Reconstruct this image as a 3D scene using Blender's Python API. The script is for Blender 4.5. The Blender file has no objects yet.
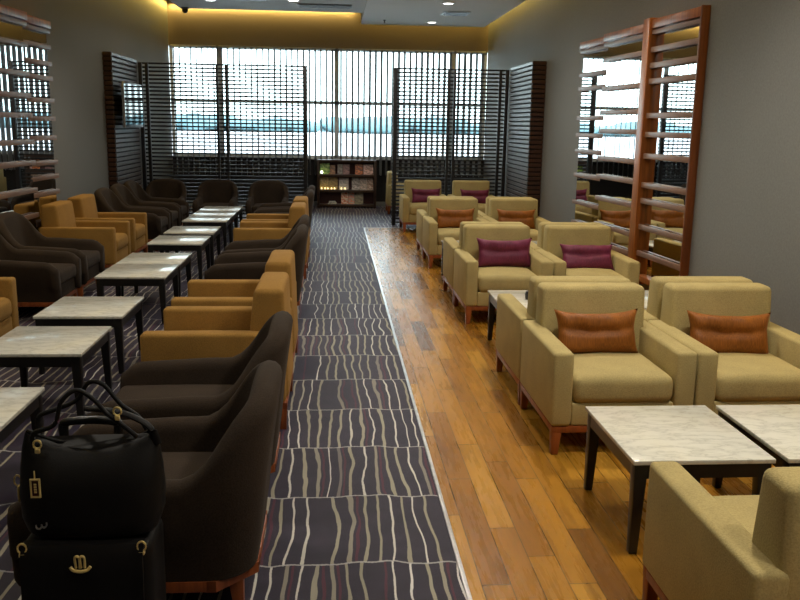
import bpy, bmesh, math, random
from mathutils import Vector, Matrix
random.seed(7)
PI = math.pi
C = bpy.context.scene.collection
SC = bpy.context.scene

# ------------------------------------------------------------------ materials
class NT:
    """small helper around a node tree"""
    def __init__(s, name):
        s.m = bpy.data.materials.new(name); s.m.use_nodes = True
        s.t = s.m.node_tree; s.n = s.t.nodes
        s.b = s.n['Principled BSDF']
    def node(s, typ, **kw):
        n = s.n.new(typ)
        for k, v in kw.items(): setattr(n, k, v)
        return n
    def link(s, a, b): s.t.links.new(a, b)
    def setin(s, sock, v):
        if hasattr(v, 'is_output'): s.link(v, sock)
        else: sock.default_value = v
    def math(s, op, a, b=None, c=None):
        n = s.node('ShaderNodeMath', operation=op)
        s.setin(n.inputs[0], a)
        if b is not None: s.setin(n.inputs[1], b)
        if c is not None: s.setin(n.inputs[2], c)
        return n.outputs[0]
    def mix(s, f, a, b, blend='MIX'):
        n = s.node('ShaderNodeMix', data_type='RGBA', blend_type=blend)
        s.setin(n.inputs[0], f); s.setin(n.inputs[6], a); s.setin(n.inputs[7], b)
        return n.outputs[2]
    def pos(s):
        g = s.node('ShaderNodeNewGeometry'); return g.outputs['Position']
    def obj(s):
        g = s.node('ShaderNodeTexCoord'); return g.outputs['Object']
    def xyz(s, v):
        n = s.node('ShaderNodeSeparateXYZ'); s.link(v, n.inputs[0]); return n.outputs
    def comb(s, x, y, z):
        n = s.node('ShaderNodeCombineXYZ')
        for i, v in enumerate((x, y, z)): s.setin(n.inputs[i], v)
        return n.outputs[0]
    def noise(s, vec, scale, detail=3, rough=.5, out='Fac', dim='3D'):
        n = s.node('ShaderNodeTexNoise'); n.noise_dimensions = dim
        if vec is not None: s.link(vec, n.inputs['Vector'])
        n.inputs['Scale'].default_value = scale; n.inputs['Detail'].default_value = detail
        n.inputs['Roughness'].default_value = rough
        return n.outputs[out]
    def white(s, vec):
        n = s.node('ShaderNodeTexWhiteNoise'); s.link(vec, n.inputs['Vector']); return n.outputs['Value']
    def scale(s, vec, sx, sy, sz):
        n = s.node('ShaderNodeVectorMath', operation='MULTIPLY'); s.link(vec, n.inputs[0])
        n.inputs[1].default_value = (sx, sy, sz); return n.outputs[0]
    def ramp(s, f, stops):
        n = s.node('ShaderNodeValToRGB'); s.setin(n.inputs[0], f)
        e = n.color_ramp.elements
        while len(e) < len(stops): e.new(.5)
        for i, (p, c) in enumerate(stops):
            e[i].position = p; e[i].color = (c[0], c[1], c[2], 1)
        return n.outputs[0]
    def bump(s, h, strength=.3, dist=.01):
        n = s.node('ShaderNodeBump'); n.inputs['Strength'].default_value = strength
        n.inputs['Distance'].default_value = dist; s.link(h, n.inputs['Height'])
        s.link(n.outputs[0], s.b.inputs['Normal'])
    def col(s, v):
        if hasattr(v, 'is_output'): s.link(v, s.b.inputs['Base Color'])
        else: s.b.inputs['Base Color'].default_value = (*v, 1)
    def rough(s, v): s.setin(s.b.inputs['Roughness'], v)
    def metal(s, v): s.b.inputs['Metallic'].default_value = v
    def spec(s, v): s.b.inputs['Specular IOR Level'].default_value = v

def srgb(r, g, b):
    f = lambda c: (c/255/12.92) if c/255 <= .04045 else ((c/255+.055)/1.055)**2.4
    return (f(r), f(g), f(b))
def c4(c): return (c[0], c[1], c[2], 1)

def plain(name, col, rough=.6, metal=0, spec=.5, var=.12, scale=20):
    k = NT(name)
    f = k.noise(k.obj(), scale, 3)
    lo = tuple(x*(1-var) for x in col); hi = tuple(min(1, x*(1+var)) for x in col)
    k.col(k.ramp(f, [(.3, lo), (.7, hi)])); k.rough(rough); k.metal(metal); k.spec(spec)
    return k.m

def fabric(name, col, var=.18, fine=160, sheen=.25, blotch=5, spec=.2):
    k = NT(name)
    o = k.obj()
    f = k.noise(o, fine, 2, .6); g = k.noise(o, blotch, 3, .5)
    a = k.math('ADD', k.math('MULTIPLY', f, .65), k.math('MULTIPLY', g, .35))
    k.col(k.ramp(a, [(.3, tuple(x*(1-var*1.6) for x in col)), (.52, col), (.72, tuple(min(1, x*(1+var)) for x in col))]))
    k.rough(.92); k.spec(spec)
    k.b.inputs['Sheen Weight'].default_value = sheen; k.b.inputs['Sheen Roughness'].default_value = .5
    k.b.inputs['Sheen Tint'].default_value = c4(tuple(min(1, x*1.6+.05) for x in col))
    k.bump(f, .35, .004)
    return k.m

M = {}
M['cream'] = fabric('cream fabric', srgb(173, 156, 106))
M['gold'] = fabric('gold fabric', srgb(150, 113, 56))
M['dark'] = fabric('dark brown fabric', srgb(52, 42, 33), .28)
M['black_leather'] = None
def satin(name, col):
    k = NT(name); o = k.obj()
    f = k.noise(k.scale(o, 150, 150, 14), 1, 2); g = k.noise(o, 9, 3)
    a = k.math('ADD', k.math('MULTIPLY', f, .55), k.math('MULTIPLY', g, .45))
    k.col(k.ramp(a, [(.3, tuple(x*.55 for x in col)), (.55, col), (.75, tuple(min(1, x*1.4) for x in col))]))
    k.rough(.55); k.spec(.3); k.b.inputs['Sheen Weight'].default_value = .4
    k.b.inputs['Sheen Tint'].default_value = c4(tuple(min(1, x*1.8) for x in col))
    k.bump(f, .15, .004)
    return k.m
M['orange'] = satin('burnt orange satin', srgb(142, 84, 30))
M['magenta'] = satin('magenta satin', srgb(112, 42, 70))

def wood(name, c1, c2, rough=.4, axis='Z', sc=1.0, coat=0):
    k = NT(name); o = k.obj()
    s = {'X': (2, 30, 30), 'Y': (30, 2, 30), 'Z': (30, 30, 2)}[axis]
    v = k.scale(o, *[q*sc for q in s])
    f = k.noise(v, 1, 4, .6)
    k.col(k.ramp(f, [(.3, c1), (.7, c2)])); k.rough(rough)
    k.b.inputs['Coat Weight'].default_value = coat
    k.bump(f, .08, .004)
    return k.m
M['leg_wood'] = wood('reddish leg wood', srgb(110, 52, 22), srgb(158, 84, 38), .4)
M['frame_wood'] = wood('orange stained wood', srgb(128, 70, 26), srgb(176, 104, 44), .35)
M['stile_wood'] = wood('dark orange wood', srgb(86, 44, 18), srgb(120, 66, 28), .45)
M['bar_wood'] = wood('pinkish brown bar wood', srgb(116, 88, 72), srgb(140, 108, 88), .42, 'Y')
M['slat_wood'] = wood('dark slat wood', srgb(44, 32, 26), srgb(66, 46, 36), .5, 'X')
M['lattice'] = wood('black stained lattice wood', srgb(18, 18, 22), srgb(32, 30, 32), .5, 'X')
M['table_black'] = wood('black stained table wood', srgb(14, 13, 14), srgb(26, 23, 22), .35)
M['shelf_wood'] = wood('dark brown shelf wood', srgb(46, 30, 20), srgb(70, 46, 30), .45, 'X')
M['shelf_red'] = plain('dark red panel', srgb(74, 30, 28), .5)

# slat column: striped cladding
def slat_clad(name, a, b, gloss):
    k = NT(name); p = k.xyz(k.pos())
    fr = k.math('FRACT', k.math('DIVIDE', p[2], .072))
    k.col(k.ramp(k.noise(k.pos(), 6, 3), [(.3, a), (.7, b)]))
    k.rough(gloss); return k.m
M['clad_front'] = slat_clad('reddish slat cladding', srgb(46, 27, 20), srgb(68, 39, 27), .5)
M['clad_side'] = slat_clad('brown grey slat cladding', srgb(70, 60, 57), srgb(90, 78, 73), .42)
M['clad_gap'] = plain('dark gap between slats', srgb(22, 16, 14), .8)

# marble
k = NT('white marble'); o = k.pos()
w = k.noise(o, 2.2, 5, .6, 'Color')
vadd = k.node('ShaderNodeVectorMath', operation='MULTIPLY_ADD'); k.link(w, vadd.inputs[0])
vadd.inputs[1].default_value = (.35, .35, .35); k.link(k.scale(o, 1.2, 3.2, 1), vadd.inputs[2])
f = k.noise(vadd.outputs[0], 3.2, 6, .62)
vein = k.math('ABSOLUTE', k.math('SUBTRACT', f, .5))
k.col(k.ramp(vein, [(0, srgb(196, 194, 182)), (.02, srgb(212, 210, 198)), (.08, srgb(222, 220, 208))]))
k.rough(.13); k.spec(.5); M['marble'] = k.m

# wall
def wallmat(name, c):
    k = NT(name); p = k.pos()
    f = k.noise(p, 60, 3, .6); g = k.noise(p, .6, 2)
    a = k.math('ADD', k.math('MULTIPLY', f, .7), k.math('MULTIPLY', g, .3))
    k.col(k.ramp(a, [(.3, tuple(x*.84 for x in c)), (.7, tuple(x*1.1 for x in c))]))
    k.rough(.75); k.spec(.25); k.bump(f, .25, .004); return k.m
M['wall'] = wallmat('grey textured wall', srgb(122, 123, 121))
M['wall_far'] = wallmat('taupe far wall', srgb(118, 108, 98))
M['wall_low'] = wallmat('dark lower wall', srgb(40, 38, 38))
M['ceiling'] = wallmat('pale ceiling', srgb(228, 222, 210))
M['ceil_dark'] = wallmat('grey ceiling', srgb(196, 192, 184))

# wood floor: planks running along Y
k = NT('teak plank floor'); p = k.pos(); s = k.xyz(p)
row = k.math('FLOOR', k.math('DIVIDE', s[0], .118))
rr = k.white(k.comb(row, 3.3, 0))
yl = k.math('ADD', k.math('DIVIDE', s[1], 1.05), k.math('MULTIPLY', rr, 7.31))
cell = k.math('FLOOR', yl)
rnd = k.white(k.comb(row, cell, 1.7)); rnd2 = k.white(k.comb(cell, row, 9.1))
offs = k.comb(k.math('MULTIPLY', rnd, 13), k.math('MULTIPLY', rnd2, 17), 0)
va = k.node('ShaderNodeVectorMath', operation='ADD'); k.link(k.scale(p, 26, 2.2, 1), va.inputs[0]); k.link(offs, va.inputs[1])
grain = k.noise(va.outputs[0], 1.0, 5, .62)
va2 = k.node('ShaderNodeVectorMath', operation='ADD'); k.link(k.scale(p, 7, 1.1, 1), va2.inputs[0]); k.link(offs, va2.inputs[1])
broad = k.noise(va2.outputs[0], 1.0, 3, .55)
base = k.ramp(rnd, [(0, srgb(112, 72, 20)), (.2, srgb(148, 100, 28)), (.65, srgb(168, 118, 36)), (1, srgb(186, 138, 52))])
gr = k.ramp(k.math('ADD', k.math('MULTIPLY', grain, .5), k.math('MULTIPLY', broad, .5)), [(.3, (.5, .44, .36)), (.5, (.94, .92, .88)), (.7, (1.1, 1.08, 1.04))])
col = k.mix(1.0, base, gr, 'MULTIPLY')
fx = k.math('FRACT', k.math('DIVIDE', s[0], .118)); fy = k.math('FRACT', yl)
jx = k.math('LESS_THAN', k.math('MINIMUM', fx, k.math('SUBTRACT', 1, fx)), .018)
jy = k.math('LESS_THAN', k.math('MINIMUM', fy, k.math('SUBTRACT', 1, fy)), .0028)
j = k.math('MAXIMUM', jx, jy)
k.col(k.mix(k.math('MULTIPLY', j, .85), col, c4(srgb(40, 22, 8))))
k.rough(k.math('ADD', .25, k.math('MULTIPLY', grain, .05))); k.spec(.42)
k.bump(k.math('SUBTRACT', k.math('MULTIPLY', broad, .12), j), .10, .002)
M['floor_wood'] = k.m

# striped carpet
k = NT('striped carpet'); p = k.pos(); s = k.xyz(p)
TL = .66
wav = k.noise(k.comb(k.math('MULTIPLY', s[0], 2.3), 0, 0), 1, 2)
yw = k.math('ADD', s[1], k.math('MULTIPLY', k.math('SUBTRACT', wav, .5), .30))
ty = k.math('DIVIDE', yw, TL); tile = k.math('FLOOR', ty); tf = k.math('FRACT', ty)
trn = k.white(k.comb(tile, 5.2, 0))
wob = k.noise(k.comb(k.math('MULTIPLY', s[0], 4.5), k.math('MULTIPLY', s[1], 2.0), k.math('MULTIPLY', trn, 40)), 1, 2, .5)
u = k.math('ADD', k.math('DIVIDE', k.math('ADD', s[0], k.math('MULTIPLY', k.math('SUBTRACT', wob, .5), .10)), .064), k.math('MULTIPLY', trn, 3.7))
cell = k.math('FLOOR', u); fr = k.math('FRACT', u)
r1 = k.white(k.comb(cell, tile, 2.2)); r2 = k.white(k.comb(cell, tile, 8.4))
edge = k.noise(p, 90, 2, .6)
th = k.math('ADD', .05, k.math('MULTIPLY', r1, .10))
dist = k.math('ADD', k.math('ABSOLUTE', k.math('SUBTRACT', fr, .5)), k.math('MULTIPLY', k.math('SUBTRACT', edge, .5), .09))
on = k.math('MULTIPLY', k.math('LESS_THAN', dist, th), k.math('LESS_THAN', r2, .9))
pile = k.noise(p, 260, 2, .7); mott = k.noise(p, 9, 3)
ground = k.ramp(k.math('ADD', k.math('MULTIPLY', pile, .5), k.math('MULTIPLY', mott, .5)), [(.3, srgb(22, 17, 25)), (.55, srgb(38, 30, 42)), (.75, srgb(54, 44, 58))])
# faint red and violet bands beside some lines
band = k.math('MULTIPLY', k.math('LESS_THAN', k.math('ABSOLUTE', k.math('SUBTRACT', fr, .92)), .1), k.math('GREATER_THAN', r1, .82))
ground = k.mix(k.math('MULTIPLY', band, .55), ground, c4(srgb(92, 26, 40)))
line = k.ramp(r1, [(0, srgb(206, 202, 198)), (.3, srgb(196, 192, 182)), (.45, srgb(142, 136, 116)), (.8, srgb(154, 148, 128)), (1, srgb(112, 104, 98))])
c = k.mix(on, ground, line)
hl = k.math('LESS_THAN', k.math('ADD', k.math('MINIMUM', tf, k.math('SUBTRACT', 1, tf)), k.math('MULTIPLY', k.math('SUBTRACT', edge, .5), .02)), .0085)
c = k.mix(k.math('MULTIPLY', hl, .85), c, c4(srgb(168, 166, 164)))
k.col(c); k.rough(.6); k.spec(.32); k.b.inputs['Sheen Weight'].default_value = .12; k.b.inputs['Sheen Tint'].default_value = (.55, .5, 1, 1)  # bluish sheen tint stands in for window glare on the pile
k.bump(pile, .3, .004)
M['carpet'] = k.m

M['mirror'] = NT('mirror glass').m
kk = NT('mirror silver'); kk.col((.82, .84, .84)); kk.metal(1); kk.rough(kk.math('MULTIPLY', kk.noise(kk.obj(), 3, 1), .02)); M['mirror'] = kk.m
M['steel'] = plain('brushed steel', (.6, .6, .6), .3, 1)
M['alu'] = plain('grey painted aluminium', srgb(205, 207, 207), .45)
M['goldmetal'] = plain('polished gold metal', srgb(240, 214, 140), .35, .35)
M['black_plastic'] = plain('black plastic', srgb(16, 16, 17), .35)
M['grey_plastic'] = plain('grey plastic', srgb(120, 120, 118), .5)
kk = NT('black leather'); o = kk.obj(); v = kk.noise(o, 140, 3, .6); g = kk.noise(o, 7, 2)
kk.col(kk.ramp(g, [(.3, srgb(7, 6, 6)), (.7, srgb(18, 16, 16))])); kk.rough(.55); kk.spec(.25); kk.bump(v, .25, .003)
M['leather'] = kk.m
kk = NT('tv screen glass'); kk.col(srgb(10, 12, 14)); kk.rough(kk.math('ADD', .03, kk.math('MULTIPLY', kk.noise(kk.obj(), 2), .02))); kk.spec(.35); M['screen'] = kk.m
# thin window glass
kk = NT('window glass'); t = kk.t; out = kk.n['Material Output']
tr = kk.node('ShaderNodeBsdfTransparent'); tr.inputs[0].default_value = (.93, .97, .97, 1)
gl = kk.node('ShaderNodeBsdfGlossy'); gl.inputs['Roughness'].default_value = .02
fz = kk.node('ShaderNodeFresnel'); mx = kk.node('ShaderNodeMixShader')
kk.link(fz.outputs[0], mx.inputs[0]); kk.link(tr.outputs[0], mx.inputs[1]); kk.link(gl.outputs[0], mx.inputs[2]); kk.link(mx.outputs[0], out.inputs[0])
M['glass'] = kk.m
# blind fabric, a little translucent
kk = NT('grey blind fabric'); out = kk.n['Material Output']
kk.col(kk.ramp(kk.noise(kk.obj(), 50, 2), [(.3, srgb(120, 120, 118)), (.7, srgb(140, 140, 138))])); kk.rough(.8)
tl = kk.node('ShaderNodeBsdfTranslucent'); tl.inputs[0].default_value = (.5, .52, .55, 1); mx = kk.node('ShaderNodeMixShader'); mx.inputs[0].default_value = .3
kk.link(kk.b.outputs[0], mx.inputs[1]); kk.link(tl.outputs[0], mx.inputs[2]); kk.link(mx.outputs[0], out.inputs[0])
M['blind'] = kk.m
def emit(name, col, st):
    k = NT(name); k.col(col); k.b.inputs['Emission Color'].default_value = c4(col); k.b.inputs['Emission Strength'].default_value = st
    f = k.noise(k.obj(), 2, 1); return k.m
M['lamp'] = emit('lamp lens', (1, .96, .88), 9)
M['trees'] = plain('hazy tree foliage', srgb(112, 140, 146), .95, 0, .05, .25, .05)  # distance haze mixed into the foliage colour
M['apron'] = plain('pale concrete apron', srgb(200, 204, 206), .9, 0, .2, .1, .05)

# ------------------------------------------------------------------ mesh helpers
def B(): return bmesh.new()
def add_box(bm, x0, x1, y0, y1, z0, z1, r=0, seg=3, mat=None):
    vs = [bm.verts.new((x, y, z)) for x in (x0, x1) for y in (y0, y1) for z in (z0, z1)]
    F = [(0, 1, 3, 2), (4, 6, 7, 5), (0, 4, 5, 1), (2, 3, 7, 6), (0, 2, 6, 4), (1, 5, 7, 3)]
    fs = [bm.faces.new([vs[i] for i in f]) for f in F]
    if mat is not None:
        for v in vs: v.co = mat @ v.co
    if r > 0:
        es = {e for f in fs for e in f.edges}
        bmesh.ops.bevel(bm, geom=list(es), offset=r, segments=seg, profile=.5, affect='EDGES')
    return vs
def add_prism(bm, prof, a0, a1, axis='X', r=0, seg=3):
    """prof: list of 2-D points, extruded along axis; X -> (y,z), Y -> (x,z)"""
    mk = {'X': lambda a, p: (a, p[0], p[1]), 'Y': lambda a, p: (p[0], a, p[1]), 'Z': lambda a, p: (p[0], p[1], a)}[axis]
    A = [bm.verts.new(mk(a0, p)) for p in prof]; Bv = [bm.verts.new(mk(a1, p)) for p in prof]
    n = len(prof); fs = [bm.faces.new(A), bm.faces.new(Bv[::-1])]
    for i in range(n): fs.append(bm.faces.new([A[i], Bv[i], Bv[(i+1) % n], A[(i+1) % n]]))
    if r > 0:
        bmesh.ops.bevel(bm, geom=list({e for f in fs for e in f.edges}), offset=r, segments=seg, profile=.5, affect='EDGES')
def add_taper(bm, cx0, cy0, z0, s0, cx1, cy1, z1, s1, r=0):
    vs = []
    for cx, cy, z, s in ((cx0, cy0, z0, s0), (cx1, cy1, z1, s1)):
        for dx, dy in ((-1, -1), (1, -1), (1, 1), (-1, 1)): vs.append(bm.verts.new((cx+dx*s/2, cy+dy*s/2, z)))
    fs = [bm.faces.new(vs[3::-1]), bm.faces.new(vs[4:])]
    for i in range(4): fs.append(bm.faces.new([vs[i], vs[(i+1) % 4], vs[4+(i+1) % 4], vs[4+i]]))
    if r: bmesh.ops.bevel(bm, geom=list({e for f in fs for e in f.edges}), offset=r, segments=2, profile=.5, affect='EDGES')
def add_cyl(bm, c, r0, r1, h, axis='Z', n=20):
    m = Matrix.Translation(c)
    if axis == 'X': m = m @ Matrix.Rotation(PI/2, 4, 'Y')
    if axis == 'Y': m = m @ Matrix.Rotation(-PI/2, 4, 'X')
    bmesh.ops.create_cone(bm, cap_ends=True, segments=n, radius1=r0, radius2=r1, depth=h, matrix=m)
def add_lathe(bm, prof, c, n=28):
    rings = []
    for r, z in prof:
        rings.append([bm.verts.new((c[0]+r*math.cos(2*PI*i/n), c[1]+r*math.sin(2*PI*i/n), c[2]+z)) for i in range(n)])
    for a, b in zip(rings, rings[1:]):
        for i in range(n): bm.faces.new([a[i], a[(i+1) % n], b[(i+1) % n], b[i]])
    bm.faces.new(rings[0][::-1]); bm.faces.new(rings[-1])
def add_tube(bm, pts, r, n=8, closed=False, flat=1.0):
    P = [Vector(p) for p in pts]; N = len(P); rings = []
    up0 = Vector((0, 0, 1))
    for i, p in enumerate(P):
        if closed: d = P[(i+1) % N]-P[i-1]
        else: d = P[min(i+1, N-1)]-P[max(i-1, 0)]
        d.normalize()
        u = up0 if abs(d.z) < .9 else Vector((0, 1, 0))
        a = d.cross(u).normalized(); b = d.cross(a).normalized()
        rings.append([bm.verts.new(p + a*(r*math.cos(2*PI*k/n)) + b*(r*flat*math.sin(2*PI*k/n))) for k in range(n)])
    for i in range(N if closed else N-1):
        a, b = rings[i], rings[(i+1) % N]
        for k in range(n): bm.faces.new([a[k], a[(k+1) % n], b[(k+1) % n], b[k]])
    if not closed: bm.faces.new(rings[0][::-1]); bm.faces.new(rings[-1])
def spline(pts, n=8):
    P = [Vector(p) for p in pts]; out = []
    for i in range(len(P)-1):
        p0, p1, p2, p3 = P[max(i-1, 0)], P[i], P[i+1], P[min(i+2, len(P)-1)]
        for k in range(n):
            t = k/n
            out.append(.5*((2*p1)+(p2-p0)*t+(2*p0-5*p1+4*p2-p3)*t*t+(3*p1-p0-3*p2+p3)*t**3))
    out.append(P[-1]); return out
def obj(name, bm, mat, parent=None, smooth=True, ang=42):
    bmesh.ops.recalc_face_normals(bm, faces=bm.faces)
    me = bpy.data.meshes.new(name); bm.to_mesh(me); bm.free()
    if isinstance(mat, (list, tuple)):
        for m in mat: me.materials.append(m)
    else: me.materials.append(mat)
    if smooth:
        me.polygons.foreach_set('use_smooth', [True]*len(me.polygons))
        me.set_sharp_from_angle(angle=math.radians(ang))
    o = bpy.data.objects.new(name, me); C.objects.link(o)
    if parent: o.parent = parent
    return o
def tag(o, label, cat, group=None):
    o['label'] = label; o['category'] = cat
    if group: o['group'] = group
    return o
def thing(name, label, cat, loc=(0, 0, 0), rz=0, group=None):
    o = bpy.data.objects.new(name, None); C.objects.link(o); o.location = loc; o.rotation_euler = (0, 0, rz)
    o.empty_display_size = .1
    return tag(o, label, cat, group)
def struct(name, bm, mat, parent=None, smooth=False):
    o = obj(name, bm, mat, parent, smooth)
    if not parent: o['kind'] = 'structure'
    return o
def kids(o): return [c for c in bpy.data.objects if c.parent == o]
def dup(src, loc, rz, label, group=None):
    r = src.copy(); C.objects.link(r); r.location = loc; r.rotation_euler = (0, 0, rz); r['label'] = label
    if group: r['group'] = group
    for ch in kids(src):
        c = ch.copy(); C.objects.link(c); c.parent = r
        for g in kids(ch):
            d = g.copy(); C.objects.link(d); d.parent = c
    return r

# ------------------------------------------------------------------ the room
XL, XR, YF, YB, ZC = -3.5, 3.33, 19.25, -3.0, 4.3
CX = .52                       # carpet / wood boundary
YE = 15.15                     # far end of the wood
b = B(); add_box(b, XL, CX, YB, YF, -.06, 0); add_box(b, CX, XR, YE, YF, -.06, 0); struct('floor_carpet', b, M['carpet'])
b = B(); add_box(b, CX, XR, YB, YE, -.06, -.002); struct('floor_wood', b, M['floor_wood'])
b = B(); add_box(b, CX-.006, CX+.014, YB, YE, -.004, .005, .002, 2); add_box(b, CX, XR, YE-.01, YE+.01, -.004, .005, .002, 2); struct('trim_1', b, M['steel'])
b = B(); add_box(b, XL-.15, XL, YB, YF, -.06, ZC); struct('wall_left', b, M['wall'])
b = B(); add_box(b, XR, XR+.15, YB, YF, -.06, ZC); struct('wall_right', b, M['wall'])
b = B(); add_box(b, XL-.15, XR+.15, YB-.15, YB, -.06, ZC); struct('wall_back', b, M['wall'])
b = B(); add_box(b, XL-.15, XR+.15, YF, YF+.2, -.06, 1.05); struct('wall_far_lower', b, M['wall_low'])
b = B(); add_box(b, XL-.15, XR+.15, YF, YF+.2, 3.37, ZC); struct('wall_far', b, M['wall_far'])
b = B(); add_box(b, XL-.15, XR+.15, YB-.15, YF+.2, ZC, ZC+.15); struct('ceiling', b, M['ceil_dark'])
# floating ceiling slabs with a cove gap around them
b = B(); add_box(b, -2.83, .54, YB+.3, 16.85, 3.83, 3.98); struct('ceiling_slab_left', b, M['ceil_dark'])
b = B(); add_box(b, .54, 3.1, YB+.3, 18.45, 3.8, 3.98); struct('ceiling_slab_right', b, M['ceiling'])
# coffer groove (linear slot) in the left slab
sl = thing('air_slot_grille', 'long grey linear air slot grille near the end of the left ceiling slab', 'vent', (-.17, 15.95, 3.83))
b = B(); add_box(b, -.48, .48, -.2, .2, -.012, -.001, .003, 2); obj('frame', b, M['grey_plastic'], sl)
b = B()
for i in range(9): add_box(b, -.45, .45, -.17+i*.0425-.008, -.17+i*.0425+.008, -.022, -.012)
obj('slat', b, M['grey_plastic'], sl, False)
# window: frame, mullions, panes
b = B()
for x0, x1 in ((XL, XL+.07), (-2.51, -2.41), (.0, .1), (2.55, 2.65), (XR-.07, XR)): add_box(b, x0, x1, YF+.02, YF+.1, 1.05, 3.37)
add_box(b, XL, XR, YF+.02, YF+.1, 1.05, 1.1); add_box(b, XL, XR, YF+.02, YF+.1, 3.32, 3.37); add_box(b, XL, XR, YF+.02, YF+.1, 2.2, 2.27)
win = struct('window_1', b, M['alu'])
for x0, x1 in ((XL+.07, -2.51), (-2.41, 0), (.1, 2.55), (2.65, XR-.07)):
    for z0, z1 in ((1.1, 2.2), (2.27, 3.32)):
        b = B(); add_box(b, x0, x1, YF+.055, YF+.06, z0, z1); obj('window_pane', b, M['glass'], win, False)
b = B(); add_box(b, XL, XR, YF-.06, YF+.02, 1.02, 1.05, .004, 2); obj('window_sill', b, M['alu'], win)
b = B(); add_box(b, XL, XR, YF-.02, YF, 0, .1); struct('baseboard_far', b, M['grey_plastic'])
# outside
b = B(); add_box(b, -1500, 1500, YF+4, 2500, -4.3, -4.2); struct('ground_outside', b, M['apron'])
b = B()
for i in range(130):
    x = random.uniform(-520, 520); y = random.uniform(540, 640); h = random.uniform(6.5, 11.0); w = random.uniform(9, 24)
    mt = Matrix.Translation((x, y, -4.2+h*.45)) @ Matrix.Diagonal((w, w, h*.62, 1))
    vs = bmesh.ops.create_icosphere(b, subdivisions=2, radius=1, matrix=mt)['verts']
    for v in vs: v.co += Vector((random.uniform(-.6, .6), random.uniform(-.6, .6), random.uniform(-.5, .5)))
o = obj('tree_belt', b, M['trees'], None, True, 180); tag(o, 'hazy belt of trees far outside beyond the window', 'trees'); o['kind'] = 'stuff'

# ------------------------------------------------------------------ vertical blinds, one per window bay
def blind(x0, x1, label):
    t = thing('vertical_blind', label, 'blind', ((x0+x1)/2, YF-.125, 0), 0, 'vertical blinds across the far window')
    w = (x1-x0)/2
    b = B(); add_box(b, -w, w, -.03, .03, 3.33, 3.37, .004, 2); obj('head_rail', b, M['alu'], t)
    b = B(); n = int(round((x1-x0)/.125))
    for i in range(n):
        cx = -w+(i+.5)*(x1-x0)/n
        mt = Matrix.Translation((cx, 0, 0)) @ Matrix.Rotation(math.radians(109+random.uniform(-3, 3)), 4, 'Z')
        add_box(b, -.0635, .0635, -.0015, .0015, .70+random.uniform(-.006, .006), 3.33, 0, 1, mt)
    obj('blind_slats', b, M['blind'], t, False)
    b = B()
    for i in range(n): add_cyl(b, (-w+(i+.5)*(x1-x0)/n, 0, .69), .004, .004, .02, 'Z', 6)
    obj('bottom_chain', b, M['alu'], t, False)
blind(XL+.06, -2.5, 'narrow grey vertical blind in the leftmost window bay')
blind(-2.44, .02, 'wide grey vertical blind in the window bay behind the left lattice screen')
blind(.08, 2.57, 'wide grey vertical blind above the magazine shelf and behind the right lattice')
blind(2.63, XR-.06, 'narrow grey vertical blind in the rightmost window bay')

# ------------------------------------------------------------------ lattice screens
YLt = 15.6
def lattice(x0, x1, posts, label):
    t = thing('lattice_screen', label, 'screen', ((x0+x1)/2, YLt, 0), 0, 'black lattice screens dividing the room')
    cx = (x0+x1)/2
    for px, wd in posts:
        b = B(); add_box(b, px-wd/2-cx, px+wd/2-cx, -.045, .025, 0, 2.77, .003, 2); obj('post', b, M['lattice'], t)
    n = 42
    for i in range(n):
        z = .05+i*.0662
        b = B(); add_box(b, x0-cx, x1-cx, .025, .055, z-.0135, z+.0135); obj('slat', b, M['lattice'], t, False)
lattice(-3.37, -.47, [(-3.33, .06), (-3.22, .05), (-2.03, .04), (-1.87, .045), (-.51, .07)], 'black horizontal lattice screen in front of the window on the left')
lattice(1.03, 3.1, [(1.075, .07), (2.02, .045), (2.13, .045), (2.94, .05), (3.06, .06)], 'black horizontal lattice screen in front of the window on the right')

# ------------------------------------------------------------------ slat clad pillars
def pillar(x0, x1, inner, label):
    cx = (x0+x1)/2; YB0, YB1 = 13.8, 15.54
    t = thing('slatted_pillar', label, 'pillar', (cx, (YB0+YB1)/2, 0), 0, 'slat clad pillars against the side walls')
    w = (x1-x0)/2; d = (YB1-YB0)/2
    b = B(); add_box(b, -w+.002, w-.002, -d+.012, d, 0, 2.81); obj('core', b, M['clad_gap'], t, False)
    bf, bs = B(), B()
    for i in range(39):
        z = .01+i*.0722
        add_box(bf, -w, w, -d-.008, -d+.012, z, z+.05, .003, 1)
        xi = w if inner > 0 else -w
        add_box(bs, min(xi, xi+.018*inner), max(xi, xi+.018*inner), -d-.008, d, z, z+.05, .003, 1)
    obj('front_slats', bf, M['clad_front'], t, False); obj('side_slats', bs, M['clad_side'], t, False)
pillar(XL, -3.38, 1, 'narrow brown slatted pillar on the left wall carrying the television')
pillar(3.12, XR, -1, 'brown slatted pillar on the right wall behind the cream chairs')

# ------------------------------------------------------------------ television
t = thing('television', 'thin flat television mounted on the left slatted pillar, reflecting the window', 'television', (-3.2, 14.4, 2.03), 0)
b = B(); add_box(b, -.035, .0, -.64, .64, -.345, .345, .006, 2); obj('casing', b, M['black_plastic'], t)
b = B(); add_box(b, .0, .004, -.615, .615, -.30, .325); obj('screen', b, M['screen'], t, False)
b = B(); add_box(b, -.03, .008, -.655, -.64, -.345, .345, .003, 2); obj('bezel', b, M['steel'], t)
b = B(); add_box(b, -.155, -.035, -.15, .15, -.15, .15, .01, 2); obj('wall_bracket', b, M['black_plastic'], t)

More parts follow.
